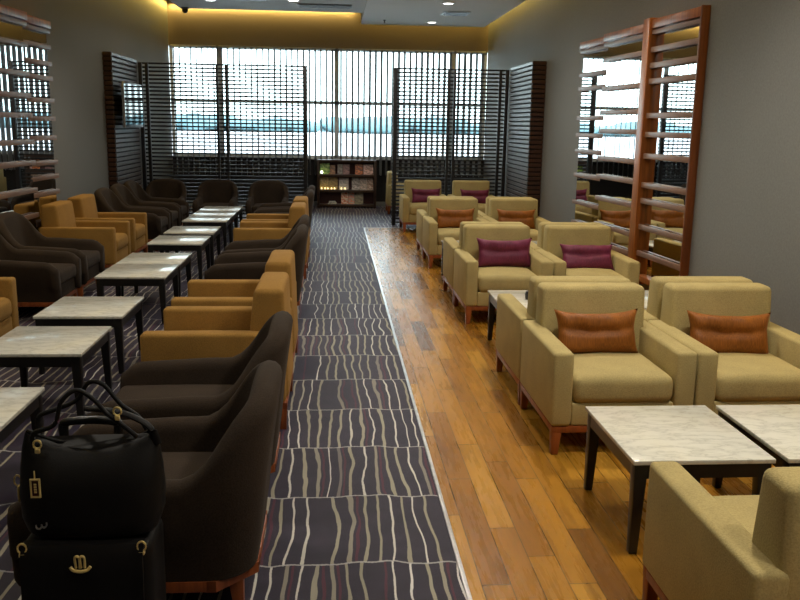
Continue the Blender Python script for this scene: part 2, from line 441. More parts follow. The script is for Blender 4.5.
# ------------------------------------------------------------------ mirrors with wooden bars
def barred_mirror(side, wallx, panels, posts, ztop, zbot, label):
    """each panel is set at a small angle: its near edge on the wall, its far edge standing out into the room"""
    s = -side
    ys = [p[0] for p in panels]+[p[1] for p in panels]; y0, y1 = min(ys), max(ys)
    cy = (y0+y1)/2
    t = thing('barred_wall_mirror', label, 'mirror', (wallx, cy, zbot), 0, 'tall mirrors with wooden bars on the side walls')
    def bx(b, d0, d1, ya, yb, z0, z1, r=.004, ang=0, piv=0):
        xs = sorted((s*d0, s*d1)); n0 = len(b.verts)
        m = Matrix.Translation((0, piv-cy, -zbot)) @ Matrix.Rotation(-s*ang, 4, 'Z')
        add_box(b, xs[0], xs[1], ya-piv, yb-piv, z0, z1, r, 2, m)
    for (a, c, bars, tilt, stile) in panels:
        kw = dict(ang=tilt, piv=a)
        b = B(); bx(b, .012, .022, a, c, zbot+.02, ztop-.08, 0, **kw); obj('mirror_panel', b, M['mirror'], t, False)
        b = B(); bx(b, .002, .0115, a, c, zbot+.01, ztop-.05, 0, **kw); obj('backing_board', b, M['shelf_wood'], t, False)
        for z in bars:
            b = B(); bx(b, .035, .075, a+.005, c-.005, z-.027, z+.027, **kw); obj('bar', b, M['bar_wood'], t)
        b = B(); bx(b, .002, .085, a, c, ztop-.085, ztop, **kw); obj('top_rail', b, M['frame_wood'], t)
        b = B(); bx(b, .022, .075, a, c, ztop-.145, ztop-.1, **kw); obj('lower_rail', b, M['bar_wood'], t)
        b = B(); bx(b, .002, .075, a, c, zbot, zbot+.06, **kw); obj('bottom_rail', b, M['frame_wood'], t)
        if stile:
            b = B(); bx(b, .0, .08, a-.02, a+.012, zbot, ztop+.01); obj('stile', b, M['stile_wood'], t)
    for (a, c, d) in posts:
        b = B(); bx(b, 0, d, a, c, zbot-.05, ztop+.02, .006); obj('post', b, M['frame_wood'], t)
    return t
def zs(l, k=.972): return [1.8+(z-1.8)*k for z in l]
barred_mirror(1, XR, [
    (10.3, 11.37, zs([2.475, 2.30, 1.918, 1.694, 1.483, 1.164, .80, .52]), .075, False),
    (8.98, 10.3, zs([2.60, 2.26, 1.977, 1.758, 1.43, 1.21, .945, .62, .40]), .075, False),
    (7.79, 8.86, zs([2.60, 2.44, 2.28, 1.93, 1.735, 1.51, 1.205, 1.037, .756, .47]), .062, True)],
    [(8.82, 9.0, .17)], 2.87, .22, 'tall mirror with wooden bars on the right wall')
barred_mirror(-1, XL, [
    (8.7, 10.08, [2.585, 2.276, 2.047, 1.833, 1.545, 1.316, 1.012, .73, .45], .06, False),
    (10.08, 10.97, [2.63, 2.44, 2.27, 2.01, 1.80, 1.575, 1.285, 1.118, .93, .6, .4], .06, False)],
    [], 2.93, .2, 'tall mirror with wooden bars on the left wall at the photo edge')

# ------------------------------------------------------------------ ceiling fixtures
def downlight(x, y, z, label):
    t = thing('downlight', label, 'ceiling light', (x, y, z), 0, 'round ceiling downlights')
    b = B(); add_lathe(b, [(.11, -.001), (.112, -.008), (.095, -.014), (.08, -.012), (.08, -.003)], (0, 0, 0)); obj('trim_ring', b, M['alu'], t)
    b = B(); add_lathe(b, [(.078, -.004), (.078, -.010), (.06, -.013)], (0, 0, 0)); obj('lamp_lens', b, M['lamp'], t)
downlight(1.93, 17.75, 3.8, 'round lit downlight near the far edge of the right ceiling slab')
downlight(1.9, 15.0, 3.8, 'round lit downlight at the top picture edge beside the ceiling vent')
downlight(-2.1, 15.55, 3.83, 'round lit downlight at the top left of the ceiling')
downlight(-.69, 15.35, 3.83, 'round lit downlight at the top centre of the ceiling by the air slot')
t = thing('ceiling_vent', 'square grey air vent in the right ceiling slab between two downlights', 'vent', (2.2, 16.3, 3.8))
b = B(); add_box(b, -.25, .25, -.28, .28, -.012, -.001, .003, 2); obj('frame', b, M['alu'], t)
b = B()
for i in range(7): add_box(b, -.21, .21, -.22+i*.07, -.18+i*.07, -.02, -.012)
obj('slat', b, M['black_plastic'], t, False)
t = thing('ceiling_vent', 'dark air vent at the top picture edge in the left ceiling slab', 'vent', (-1.38, 15.35, 3.83))
b = B(); add_box(b, -.25, .25, -.14, .14, -.012, -.001, .003, 2); obj('frame', b, M['grey_plastic'], t)
b = B()
for i in range(4): add_box(b, -.21, .21, -.1+i*.055, -.07+i*.055, -.02, -.012)
obj('slat', b, M['black_plastic'], t, False)
t = thing('security_camera', 'small dark security camera under the left corner of the ceiling slab', 'camera', (-2.72, 16.7, 3.83))
b = B(); add_lathe(b, [(.07, -.001), (.07, -.02), (.05, -.03)], (0, 0, 0)); obj('mount', b, M['grey_plastic'], t)
b = B(); add_lathe(b, [(.055, -.03), (.055, -.06), (.04, -.09), (.015, -.105)], (0, 0, 0)); obj('dome', b, M['black_plastic'], t)
t = thing('smoke_detector', 'tiny dark sprinkler head on the right ceiling slab', 'sprinkler', (.98, 17.6, 3.8))
b = B(); add_lathe(b, [(.03, -.001), (.03, -.01), (.012, -.02), (.012, -.05), (.03, -.055)], (0, 0, 0), 14); obj('head', b, M['grey_plastic'], t)

# ------------------------------------------------------------------ armchairs
W2, D2 = .405, .425
def make_club(label, fab, group):
    t = thing('club_armchair', label, 'armchair', (0, 0, 0), 0, group)
    for sx in (-1, 1):
        xs = sorted((sx*W2, sx*(W2-.115)))
        b = B(); add_box(b, xs[0], xs[1], -D2, D2-.015, .168, .59, .022, 4); obj('arm', b, fab, t)
    b = B(); add_box(b, -.29, .29, -D2+.012, D2-.12, .168, .30, .012, 3); obj('seat_base', b, fab, t)
    # puffy seat cushion
    b = B(); add_box(b, -.288, .288, -D2-.004, .24, .292, .455, .05, 5)
    bmesh.ops.subdivide_edges(b, edges=[e for e in b.edges if e.calc_length() > .2], cuts=5, use_grid_fill=True)
    for v in b.verts:
        if v.co.z > .44: v.co.z += .018*max(0, 1-(v.co.x/.288)**2)*max(0, 1-((v.co.y+.09)/.34)**2)
    obj('seat', b, fab, t)
    b = B(); add_prism(b, [(.165, .30), (.225, .84), (.40, .84), (D2, .168), (.28, .168)], -.325, .325, 'X', .034, 4); obj('backrest', b, fab, t)
    b = B()
    a, c, z0, z1 = W2-.008, D2-.008, .13, .168
    add_box(b, -a, a, -c, -c+.03, z0, z1, .003, 2); add_box(b, -a, a, c-.03, c, z0, z1, .003, 2)
    add_box(b, -a, -a+.03, -c+.03, c-.03, z0, z1, .003, 2); add_box(b, a-.03, a, -c+.03, c-.03, z0, z1, .003, 2)
    obj('wooden_rail', b, M['leg_wood'], t)
    for sx in (-1, 1):
        for sy in (-1, 1):
            b = B(); add_taper(b, sx*(a-.024), sy*(c-.024), 0, .038, sx*(a-.029), sy*(c-.029), z0+.002, .056, .003); obj('leg', b, M['leg_wood'], t)
    return t

def make_tub(label, fab, group):
    t = thing('tub_armchair', label, 'armchair', (0, 0, 0), 0, group)
    hw, d, R = .39, .43, .20
    plan = []                                  # outer outline, front-left -> back -> front-right
    for i in range(15): plan.append((-hw, -d+(2*d-R)*i/15))
    for i in range(9): a = PI - (PI/2)*i/8; plan.append((-hw+R+R*math.cos(a), d-R+R*math.sin(a)))
    m = len(plan)
    back = [(-hw+R+(2*hw-2*R)*i/8, d) for i in range(1, 8)]
    full = plan+back+[(-x, y) for x, y in plan[::-1]]
    def height(x, y):
        s = max(0, min(1, (y-.125)/(.36))); s = s*s*(3-2*s)
        fr = max(0, min(1, (-d+.09-y)/.09))
        crown = .02*max(0, 1-(x/.25)**2) if y > .38 else 0
        return .53+.025*max(0, min(1, (y+d)/.45))+.30*s-.05*fr*fr+crown
    rings = []; b = B()
    for i, (x, y) in enumerate(full):
        p0 = full[max(i-1, 0)]; p1 = full[min(i+1, len(full)-1)]
        tx, ty = p1[0]-p0[0], p1[1]-p0[1]; l = math.hypot(tx, ty); nx, ny = ty/l, -tx/l     # inward normal
        if nx*(-x)+ny*(-y) < 0: nx, ny = -nx, -ny
        h = height(x, y); th = .105; rr = th/2
        k = max(0, min(1, (y-.1)/.3))
        lean = lambda z: -.045*k*(z-.17)/.7        # back leans outwards
        sec = [(.035, .17), (.018, .30), (.004+lean(.4)*.5, h*.6)]
        for a in range(7):
            an = PI - PI*a/6
            sec.append((rr+lean(h)+rr*math.cos(an), h-rr+rr*math.sin(an)))
        sec += [(th+.012+lean(.5)*.6, max(.40, h*.62)), (th+.03, .33), (th+.03, .2)]
        rings.append([b.verts.new((x+nx*n, y+ny*n, z)) for n, z in sec])
    n = len(rings[0])
    for r0, r1 in zip(rings, rings[1:]):
        for q in range(n): b.faces.new([r0[q], r0[(q+1) % n], r1[(q+1) % n], r1[q]])
    for rg, sgn in ((rings[0], -1), (rings[-1], 1)):    # padded front ends
        cen = Vector((0, 0, 0))
        for v in rg: cen += v.co
        cen /= n
        inner = [b.verts.new((cen.x+(v.co.x-cen.x)*.72, v.co.y-.018, cen.z+(v.co.z-cen.z)*.9)) for v in rg]
        for q in range(n): b.faces.new([rg[q], rg[(q+1) % n], inner[(q+1) % n], inner[q]])
        b.faces.new(inner)
    bmesh.ops.recalc_face_normals(b, faces=b.faces)
    obj('shell', b, fab, t, True, 70)
    b = B(); add_box(b, -.275, .275, -d+.02, .27, .168, .30, .015, 3); obj('seat_base', b, fab, t)
    b = B(); add_box(b, -.272, .272, -d-.006, .27, .298, .43, .035, 4)
    bmesh.ops.subdivide_edges(b, edges=[e for e in b.edges if e.calc_length() > .2], cuts=5, use_grid_fill=True)
    for v in b.verts:
        if v.co.z > .41: v.co.z += .025*max(0, 1-(v.co.x/.272)**2)*max(0, 1-((v.co.y+.09)/.36)**2)
    obj('seat', b, fab, t)
    b = B(); a, c, z0, z1 = hw-.03, d-.03, .13, .172
    add_box(b, -a, a, -c, -c+.035, z0, z1, .003, 2); add_box(b, -a+.14, a-.14, c-.035, c, z0, z1, .003, 2)
    add_box(b, -a, -a+.035, -c+.03, c-.14, z0, z1, .003, 2); add_box(b, a-.035, a, -c+.03, c-.14, z0, z1, .003, 2)
    for sx in (-1, 1):
        p = [(sx*a, c-.14), (sx*(a-.14), c), (sx*(a-.175), c), (sx*(a-.175), c-.035), (sx*(a-.035), c-.175), (sx*a, c-.175)]
        add_prism(b, p, z0, z1, 'Z')
    obj('wooden_rail', b, M['leg_wood'], t)
    for sx in (-1, 1):
        b = B(); add_taper(b, sx*(a-.02), -c+.02, 0, .036, sx*(a-.028), -c+.028, z0+.002, .055, .003); obj('leg', b, M['leg_wood'], t)
        b = B(); add_taper(b, sx*(a-.10), c-.07, 0, .036, sx*(a-.11), c-.08, z0+.002, .055, .003); obj('leg', b, M['leg_wood'], t)
    return t

class Maker:
    def __init__(s, fn): s.fn = fn; s.src = None
    def put(s, x, y, rz, label, group, *a):
        if s.src is None:
            s.src = s.fn(label, *a, group); s.src.location = (x, y, 0); s.src.rotation_euler = (0, 0, rz); return s.src
        return dup(s.src, (x, y, 0), rz, label, group)
cream = Maker(lambda l, g: make_club(l, M['cream'], g))
gold = Maker(lambda l, g: make_club(l, M['gold'], g))
tub = Maker(lambda l, g: make_tub(l, M['dark'], g))
XA, XB = 1.603, 2.42
GR = 'cream armchairs in the right hand rows'
def right(y, rz, x, label): return cream.put(x, y, rz, label, GR)
right(2.52, PI, XA-.03, 'cream armchair in the lower right corner, facing away towards the nearest marble table')
right(4.885, 0, XA, 'cream armchair with orange pillow beside the wood aisle, facing the nearest marble table')
right(4.885, 0, XB, 'cream armchair with orange pillow at the right picture edge, below the bare grey wall')
right(5.745, PI, XA, 'cream armchair facing away, back to back with the nearest orange-pillow chair beside the aisle')
right(5.745, PI, XB, 'cream armchair facing away, hidden behind the orange-pillow chair at the right picture edge')
right(8.09, 0, XA, 'cream armchair with large magenta pillow beside the wood aisle, middle of the rows')
right(8.09, 0, XB, 'cream armchair with magenta pillow in front of the barred mirror')
right(8.95, PI, XA, 'cream armchair facing away, back to back with the magenta-pillow chair beside the aisle')
right(8.95, PI, XB, 'cream armchair facing away, back to back with the magenta-pillow chair by the mirror')
right(11.24, 0, XA, 'cream armchair with small orange pillow beside the wood aisle, second row from the lattice')
right(11.24, 0, XB, 'cream armchair with small orange pillow nearer the wall, second row from the lattice')
right(12.10, PI, XA, 'cream armchair facing away, behind the far orange-pillow chair beside the aisle')
right(12.10, PI, XB, 'cream armchair facing away, behind the far orange-pillow chair nearer the wall')
right(14.95, 0, 1.56, 'farthest cream armchair with magenta pillow beside the aisle, against the lattice')
right(14.95, 0, 2.42, 'farthest cream armchair with magenta pillow nearer the wall, against the lattice')
right(17.9, PI/2, 1.5, 'cream armchair glimpsed behind the right lattice screen beside the magazine shelf')

XQ, XW = -.685, -2.93
GG, GD = 'gold armchairs in the left hand rows', 'dark brown tub armchairs in the left hand rows'
F, T = -PI/2, PI/2        # -PI/2: chair front towards -X (backs to the aisle); PI/2: front towards +X (backs to the wall)
tub.put(XQ-0.000, 3.24, F, 'dark brown tub armchair nearest the camera, behind the black bags', GD)
tub.put(XQ-0.002, 4.2, F, 'dark brown tub armchair second from the camera on the aisle', GD)
gold.put(XQ-0.012, 5.32, F, 'nearest gold armchair on the aisle, beside the dark tub chairs', GG)
gold.put(XQ-0.021, 6.33, F, 'second gold armchair on the aisle, behind the nearest gold one', GG)
tub.put(XQ-0.037, 8.13, F, 'dark brown tub armchair on the aisle just beyond the two near gold chairs', GD)
tub.put(XQ-0.045, 9.03, F, 'dark brown tub armchair on the aisle just before the two far gold chairs', GD)
gold.put(XQ-0.058, 10.42, F, 'third gold armchair along the aisle, nearer of the far pair', GG)
gold.put(XQ-0.066, 11.35, F, 'farthest gold armchair along the aisle', GG)
tub.put(XQ-0.077, 12.6, F, 'dark brown tub armchair on the aisle just beyond the far gold pair', GD)
tub.put(XQ-0.085, 13.5, F, 'dark brown tub armchair at the far end of the aisle row, nearest the lattice', GD)
gold.put(XW+.03, 6.42, T, 'gold armchair cut off by the left picture edge', GG)
tub.put(XW, 8.2, T, 'dark brown tub armchair at the left edge, nearer of the pair below the mirror', GD)
tub.put(XW, 9.08, T, 'dark brown tub armchair at the left, farther of the pair, beside the gold chairs', GD)
gold.put(XW, 10.38, T, 'gold armchair against the left wall, nearer of the pair', GG)
gold.put(XW, 11.37, T, 'gold armchair against the left wall, farther of the pair', GG)
tub.put(XW+.07, 12.53, T, 'dark brown tub armchair against the left wall, right behind the gold pair', GD)
tub.put(XW+.07, 13.38, T, 'dark brown tub armchair against the left wall, below the television', GD)
tub.put(XW+.07, 14.2, T, 'dark brown tub armchair against the left wall, last before the lattice', GD)
for x, l in ((-2.92, 'dark brown tub armchair in the left corner in front of the lattice, facing the camera'), (-2.03, 'dark brown tub armchair in front of the lattice, facing the camera, middle of three'), (-1.15, 'dark brown tub armchair in front of the lattice, facing the camera, nearest the aisle')):
    tub.put(x, 15.05, 0, l, GD).scale = (.88, .92, .94)

# ------------------------------------------------------------------ lumbar pillows
def make_pillow(label, mat, group, w=.525, h=.275, th=.075):
    b = B(); n, m = 26, 20; rows = {}
    for side in (1, -1):
        for i in range(n+1):
            for j in range(m+1):
                u, v = -1+2*i/n, -1+2*j/m
                if side == -1 and (i in (0, n) or j in (0, m)): rows[(side, i, j)] = rows[(1, i, j)]; continue
                pin = 1-.10*(1-abs(v)**2)*abs(u)**4; pin2 = 1-(.22 if v > 0 else .06)*(1-abs(u)**2.5)*abs(v)**4
                x, z = u*w/2*pin, v*h/2*pin2
                q = ((1-u**4)*(1-v**4))**.55
                y = -side*th*q*(1+.12*math.sin(3*u+2*v)) + (.028*q*math.exp(-((v-.02-.22*u*u)*6)**2)*(1 if side > 0 else 0)) + .006*q*math.sin(11*u+3*v)*(1 if v > .1 else 0)
                rows[(side, i, j)] = b.verts.new((x, y, z))
        for i in range(n):
            for j in range(m):
                f = [rows[(side, i, j)], rows[(side, i+1, j)], rows[(side, i+1, j+1)], rows[(side, i, j+1)]]
                b.faces.new(f if side == 1 else f[::-1])
    o = obj('lumbar_pillow', b, mat, None, True, 180); tag(o, label, 'pillow', group); return o
def pillow(src, x, y, z, rx, ry, rz, label, sc=1):
    o = src
    if src.get('used'):
        o = src.copy(); C.objects.link(o); o['label'] = label
        if 'used' in o: del o['used']
    else: src['used'] = 1
    o.location = (x, y, z); o.rotation_euler = (rx, ry, rz); o.scale = (sc, sc, sc); return o
PG = 'lumbar pillows on the cream armchairs'
po = make_pillow('burnt orange pillow on the nearest cream armchair beside the aisle', M['orange'], PG)
pm = make_pillow('large magenta pillow on the middle cream armchair beside the aisle', M['magenta'], PG)
LN = -.22
pillow(po, XA-.02, 4.965, .59, LN, 0, .04, '')
pillow(po, XB-.01, 4.965, .575, LN, .02, -.05, 'burnt orange pillow on the cream armchair at the right picture edge')
pillow(pm, XA+.04, 8.16, .60, LN, .0, .03, '', 1.05)
pillow(pm, XB+.03, 8.12, .565, -.5, 0, -.03, 'magenta pillow slumped on the cream armchair in front of the barred mirror')
pillow(po, XA, 11.32, .59, LN, 0, .02, 'small orange pillow on the far cream armchair beside the aisle')
pillow(po, XB, 11.32, .585, LN, 0, -.02, 'small orange pillow on the far cream armchair nearer the wall')
pillow(pm, 1.6, 15.03, .585, LN, 0, 0, 'magenta pillow on the farthest cream armchair beside the aisle')
pillow(pm, 2.46, 15.03, .575, LN, 0, 0, 'magenta pillow on the farthest cream armchair nearer the wall')
for o in (po, pm): del o['used']

# ------------------------------------------------------------------ marble coffee tables
TW, TD, TH = .62, .72, .43
def make_table(label, group):
    t = thing('coffee_table', label, 'table', (0, 0, 0), 0, group)
    b = B(); add_box(b, -TW/2, TW/2, -TD/2, TD/2, TH-.02, TH, .003, 2); obj('tabletop', b, M['marble'], t)
    b = B(); a, c = TW/2-.012, TD/2-.012
    add_box(b, -a, a, -c, -c+.025, TH-.085, TH-.0202); add_box(b, -a, a, c-.025, c, TH-.085, TH-.0202)
    add_box(b, -a, -a+.025, -c+.025, c-.025, TH-.085, TH-.0202); add_box(b, a-.025, a, -c+.025, c-.025, TH-.085, TH-.0202)
    obj('apron', b, M['table_black'], t, False)
    for sx in (-1, 1):
        for sy in (-1, 1):
            b = B(); add_taper(b, sx*(a-.018), sy*(c-.018), 0, .036, sx*(a-.028), sy*(c-.028), TH-.0203, .058, .003); obj('leg', b, M['table_black'], t)
    return t
tab = Maker(make_table)
GT, GT2 = 'marble topped tables in the left hand row', 'marble topped tables in the right hand rows'
XT = -1.815
for y, l in [(4.07, 'marble topped black table nearest the camera at the left edge, above the bag'),
             (5.45, 'marble topped black table at the left edge, second from the camera'),
             (6.47, 'marble topped black table third from the camera on the left'),
             (8.07, 'marble topped black table on the left, nearer of two pushed together'),
             (8.83, 'marble topped black table on the left, farther of two pushed together'),
             (10.25, 'marble topped table on the left beside the gold wall chairs, nearer of two'),
             (11.23, 'marble topped table on the left beside the gold wall chairs, farther of two, window reflected'),
             (12.56, 'marble topped table nearest in the far run of three'),
             (13.31, 'marble topped table in the middle of the far run of three'),
             (14.06, 'marble topped table farthest from the camera, last of the far run')]:
    tab.put(XT, y, 0, l, GT)
for x, y, l in [(1.565, 3.68, 'marble topped black table in front of the nearest orange-pillow chair'),
                (2.24, 3.68, 'marble topped black table at the right picture edge'),
                (1.61, 6.76, 'marble topped table behind the nearest cream chairs, with a black dish'),
                (2.42, 6.76, 'marble topped table behind the right cream chairs, near the mirror'),
                (1.6, 9.95, 'marble topped table half hidden behind the magenta-pillow chair beside the aisle'),
                (2.3, 9.95, 'marble topped table glimpsed between the two magenta-pillow chairs')]:
    tab.put(x, y, 0, l, GT2)
t = thing('condiment_dish', 'small round black dish on the marble table behind the nearest cream chair', 'dish', (1.60, 6.72, TH))
b = B(); add_lathe(b, [(.045, 0), (.06, .006), (.066, .05), (.062, .052), (.055, .012), (.02, .01)], (0, 0, 0)); obj('bowl', b, M['black_plastic'], t)
b = B(); add_lathe(b, [(.062, .053), (.055, .066), (.015, .074), (.012, .085), (.004, .088)], (0, 0, 0)); obj('lid', b, M['black_plastic'], t)

# ------------------------------------------------------------------ magazine shelf
SX, SY = .27, 18.78
t = thing('magazine_shelf', 'low dark brown shelf of magazines below the window at the end of the aisle', 'shelf', (SX, SY, 0))
hw = .64; sd = .26
b = B(); add_box(b, -hw, -hw+.05, -.0, sd, 0, 1.03, .003, 2); obj('side_panel', b, M['shelf_wood'], t)
b = B(); add_box(b, hw-.05, hw, -.0, sd, 0, 1.03, .003, 2); obj('side_panel', b, M['shelf_wood'], t)
b = B(); add_box(b, -hw+.05, hw-.05, sd-.02, sd, .0, 1.03); obj('back_panel', b, M['shelf_red'], t, False)
for z, dn in ((.05, 'bottom_board'), (.355, 'shelf'), (.69, 'shelf'), (1.005, 'top_board')):
    b = B(); add_box(b, -hw+.05, hw-.05, .0, sd-.02, z-.025, z+.025 if z < 1 else 1.03, .003, 2); obj(dn, b, M['shelf_wood'], t)
def cover(name, c1, c2, c3, sc=18):
    c1, c2, c3 = [tuple(min(255, q*1.5) for q in c) for c in (c1, c2, c3)]
    k = NT(name); o = k.obj()
    f = k.noise(k.scale(o, 1, 1, 1.6), sc, 2); g = k.noise(o, sc*2.5, 1)
    c = k.ramp(f, [(.35, srgb(*c1)), (.48, srgb(*c2)), (.6, srgb(*c3))])
    n = c.node; n.color_ramp.interpolation = 'CONSTANT'
    k.col(c); k.rough(.35); return k.m
mags = [  # x0, x1, z, h, colours, label
    (-.58, -.37, .715, .24, (70, 96, 40), (120, 140, 70), (90, 60, 40), 'green-covered magazine at the left end of the top shelf'),
    (-.36, -.25, .715, .20, (120, 84, 56), (90, 66, 50), (60, 46, 40), 'tan-covered magazine beside the green one on the top shelf'),
    (-.2, -.09, .715, .22, (76, 70, 66), (100, 92, 88), (54, 48, 46), 'grey-covered magazine in the middle of the top shelf'),
    (-.08, .06, .715, .22, (104, 76, 74), (84, 62, 64), (60, 44, 46), 'mauve-covered magazine in the middle of the top shelf'),
    (.18, .34, .715, .22, (150, 82, 40), (96, 56, 34), (50, 36, 30), 'orange-covered magazine on the right of the top shelf'),
    (.36, .57, .715, .22, (150, 122, 112), (120, 92, 84), (84, 66, 60), 'pale pink-covered magazine at the right end of the top shelf'),
    (-.58, -.39, .38, .27, (122, 104, 60), (150, 130, 80), (84, 66, 40), 'olive-covered magazine at the left end of the middle shelf'),
    (-.385, -.2, .38, .27, (128, 108, 62), (110, 90, 50), (80, 64, 40), 'mustard-covered magazine second on the middle shelf'),
    (-.17, .04, .38, .26, (126, 120, 116), (150, 142, 136), (92, 88, 86), 'pale grey newspaper in the middle of the middle shelf'),
    (.11, .28, .38, .27, (134, 126, 120), (100, 92, 88), (76, 66, 62), 'grey-covered magazine right of the gap on the middle shelf'),
    (.285, .44, .38, .27, (106, 96, 90), (140, 124, 112), (76, 60, 56), 'brownish grey magazine on the right of the middle shelf'),
    (.445, .575, .38, .27, (136, 116, 100), (96, 76, 66), (120, 60, 44), 'reddish grey magazine at the right end of the middle shelf'),
    (-.12, .03, .075, .25, (150, 86, 64), (168, 150, 132), (110, 70, 56), 'red-topped magazine in the middle of the bottom shelf'),
    (.035, .17, .075, .25, (160, 100, 80), (140, 128, 116), (100, 84, 76), 'salmon-covered magazine on the bottom shelf'),
    (.18, .36, .075, .25, (112, 104, 82), (90, 82, 66), (70, 60, 50), 'khaki-covered magazine on the right of the bottom shelf')]
for i, (x0, x1, z, h, a, c2, c3, l) in enumerate(mags):
    w = x1-x0
    b = B(); mt = Matrix.Translation((0, 0, 0)) @ Matrix.Rotation(math.radians(-12), 4, 'X')
    add_box(b, -w/2, w/2, 0, .012, 0, h, .002, 1, mt)
    o = obj('magazine', b, cover('magazine cover %d' % i, a, c2, c3)); o.location = (SX+(x0+x1)/2, SY+.06, z+.004)
    tag(o, l, 'magazine', 'magazines on the low shelf')
for i in range(3):
    b = B(); add_box(b, -.09+.01*i, .09-.012*i, -.1, .1, 0, .018, .002, 1)
    o = obj('magazine', b, cover('stacked cover %d' % i, (120, 120, 116), (150, 148, 140), (80, 80, 80))); o.location = (SX-.31, SY+.12, .075+.001+.019*i); o.rotation_euler = (0, 0, .1*i-.1)
    tag(o, ['bottom grey magazine of the flat stack on the bottom shelf', 'middle grey magazine of the flat stack on the bottom shelf', 'top grey magazine of the flat stack on the bottom shelf'][i], 'magazine', 'magazines on the low shelf')
# small glowing bodies added as bright dots on the middle and top shelves
M['glow'] = emit('warm dot glow', (1, .78, .36), 2.5)
M['glow_white'] = emit('white dot glow', (1, .93, .8), 4)
lx = [(-.545, .38, 'first'), (-.47, .38, 'second'), (-.41, .38, 'third'), (-.33, .38, 'fourth'), (-.265, .38, 'fifth'), (-.12, .38, 'sixth'), (-.04, .38, 'seventh')]
for x, z, nth in lx:
    t = thing('glow_dot', '%s small glowing dot from the left along the middle magazine shelf' % nth, 'light', (SX+x, SY+.03, z+.001), 0, 'small glowing dots on the magazine shelf')
    b = B(); add_lathe(b, [(.02, 0), (.022, .02), (.018, .02)], (0, 0, 0), 12); obj('holder', b, M['steel'], t)
    b = B(); add_lathe(b, [(.012, .021), (.015, .035), (.011, .05), (.004, .058)], (0, 0, 0), 12); obj('glow_body', b, M['glow'], t)
t = thing('white_dot', 'small bright white dot at the left end of the top magazine shelf', 'light', (SX-.54, SY+.03, .716))
b = B(); add_lathe(b, [(.022, 0), (.024, .015), (.02, .02)], (0, 0, 0), 12); obj('holder', b, M['steel'], t)
b = B(); add_lathe(b, [(.02, .021), (.028, .045), (.02, .07), (.004, .08)], (0, 0, 0), 12); obj('glow_body', b, M['glow_white'], t)

# ------------------------------------------------------------------ bags in front of the nearest tub chair
BX, BY = -.77, 2.63
GB = 'black luggage'
t = thing('trolley_bag', 'black leather trolley bag with a gold turn clasp, standing on the carpet', 'bag', (BX, BY, 0)); t.scale = (.94, 1, 1)
b = B(); add_box(b, -.215, .215, -.115, .115, .03, .515, .035, 4)
bmesh.ops.subdivide_edges(b, edges=[e for e in b.edges if e.calc_length() > .15], cuts=4, use_grid_fill=True)
for v in b.verts:
    if v.co.y < 0: v.co.y -= .018*max(0, 1-(v.co.x/.225)**2)*max(0, 1-((v.co.z-.25)/.26)**2)
obj('body', b, M['leather'], t)
b = B(); add_prism(b, [(-.10, .525), (-.128, .520), (-.150, .485), (-.158, .33), (-.152, .295), (-.146, .297), (-.15, .33), (-.142, .48), (-.122, .513), (-.10, .518)], -.195, .195, 'X', .0, 2); fl = obj('front_flap', b, M['leather'], t)
b = B()
for sx in (-1, 1): add_tube(b, spline([(sx*.008-.006, -.162, .462), (sx*.008-.007, -.166, .495), (sx*.008, -.168, .503), (sx*.008+.007, -.166, .495), (sx*.008+.006, -.162, .462)], 5), .0042, 6)
add_tube(b, spline([(-.032, -.162, .466), (-.022, -.165, .456), (0, -.166, .452), (.022, -.165, .456), (.032, -.162, .466)], 5), .0055, 8)
obj('turn_clasp', b, M['goldmetal'], fl)
for sx in (-1, 1):
    b = B(); add_tube(b, [(sx*.19+.014*math.cos(a*PI/6), -.135, .515+.016*math.sin(a*PI/6)) for a in range(12)], .0032, 6, True); add_box(b, sx*.19-.01, sx*.19+.01, -.142, -.125, .488, .50, .002, 1); obj('ring', b, M['goldmetal'], t)
b = B()
for sx in (-1, 1): add_cyl(b, (sx*.085-.02, .098, .66), .009, .009, .33, 'Z', 12)
hd = obj('telescopic_handle', b, M['black_plastic'], t)
b = B(); add_tube(b, spline([(-.115, .098, .795), (-.117, .098, .825), (-.10, .098, .838), (-.02, .098, .844), (.06, .098, .838), (.077, .098, .825), (.075, .098, .795)], 5), .014, 10); obj('grip', b, M['black_plastic'], hd)
for sx in (-1, 1):
    b = B(); add_cyl(b, (sx*.18, .085, .032), .032, .032, .025, 'X', 20); obj('wheel', b, M['black_plastic'], t)
for sx in (-1, 1):
    b = B(); add_box(b, sx*.18-.02, sx*.18+.02, -.09, -.05, 0, .035, .004, 2); obj('foot', b, M['black_plastic'], t)

t = thing('handbag', 'soft black leather handbag with gold fittings resting on the trolley bag', 'bag', (BX+.012, BY-.015, .527)); t.scale = (.93, 1, 1)
# soft body: lofted ellipse-like sections
b = B(); rings = []; NS = 36
for kx, (z, hw_, hd_, ex) in enumerate([(0, .20, .085, 3.2), (.015, .215, .098, 3.2), (.06, .232, .11, 3), (.13, .236, .112, 2.8), (.2, .232, .095, 2.6), (.255, .226, .066, 2.4), (.29, .218, .04, 2.2), (.305, .214, .024, 2.2)]):
    rg = []
    for i in range(NS):
        a = 2*PI*i/NS; ca, sa = math.cos(a), math.sin(a)
        x = hw_*math.copysign(abs(ca)**(2/ex), ca); y = hd_*math.copysign(abs(sa)**(2/ex), sa)
        k = z/.305; sag = -.035*k**2*(1-(x/.236)**2)+.03*k**2*abs(x/.236)**3
        fold = .008*math.sin(17*x+9*z)*k*(1 if y < 0 else -1)*(1-abs(x/.24))
        rg.append(b.verts.new((x, y+fold, z+sag)))
    rings.append(rg)
for r0, r1 in zip(rings, rings[1:]):
    for i in range(NS): b.faces.new([r0[i], r0[(i+1) % NS], r1[(i+1) % NS], r1[i]])
b.faces.new(rings[0][::-1]); b.faces.new(rings[-1])
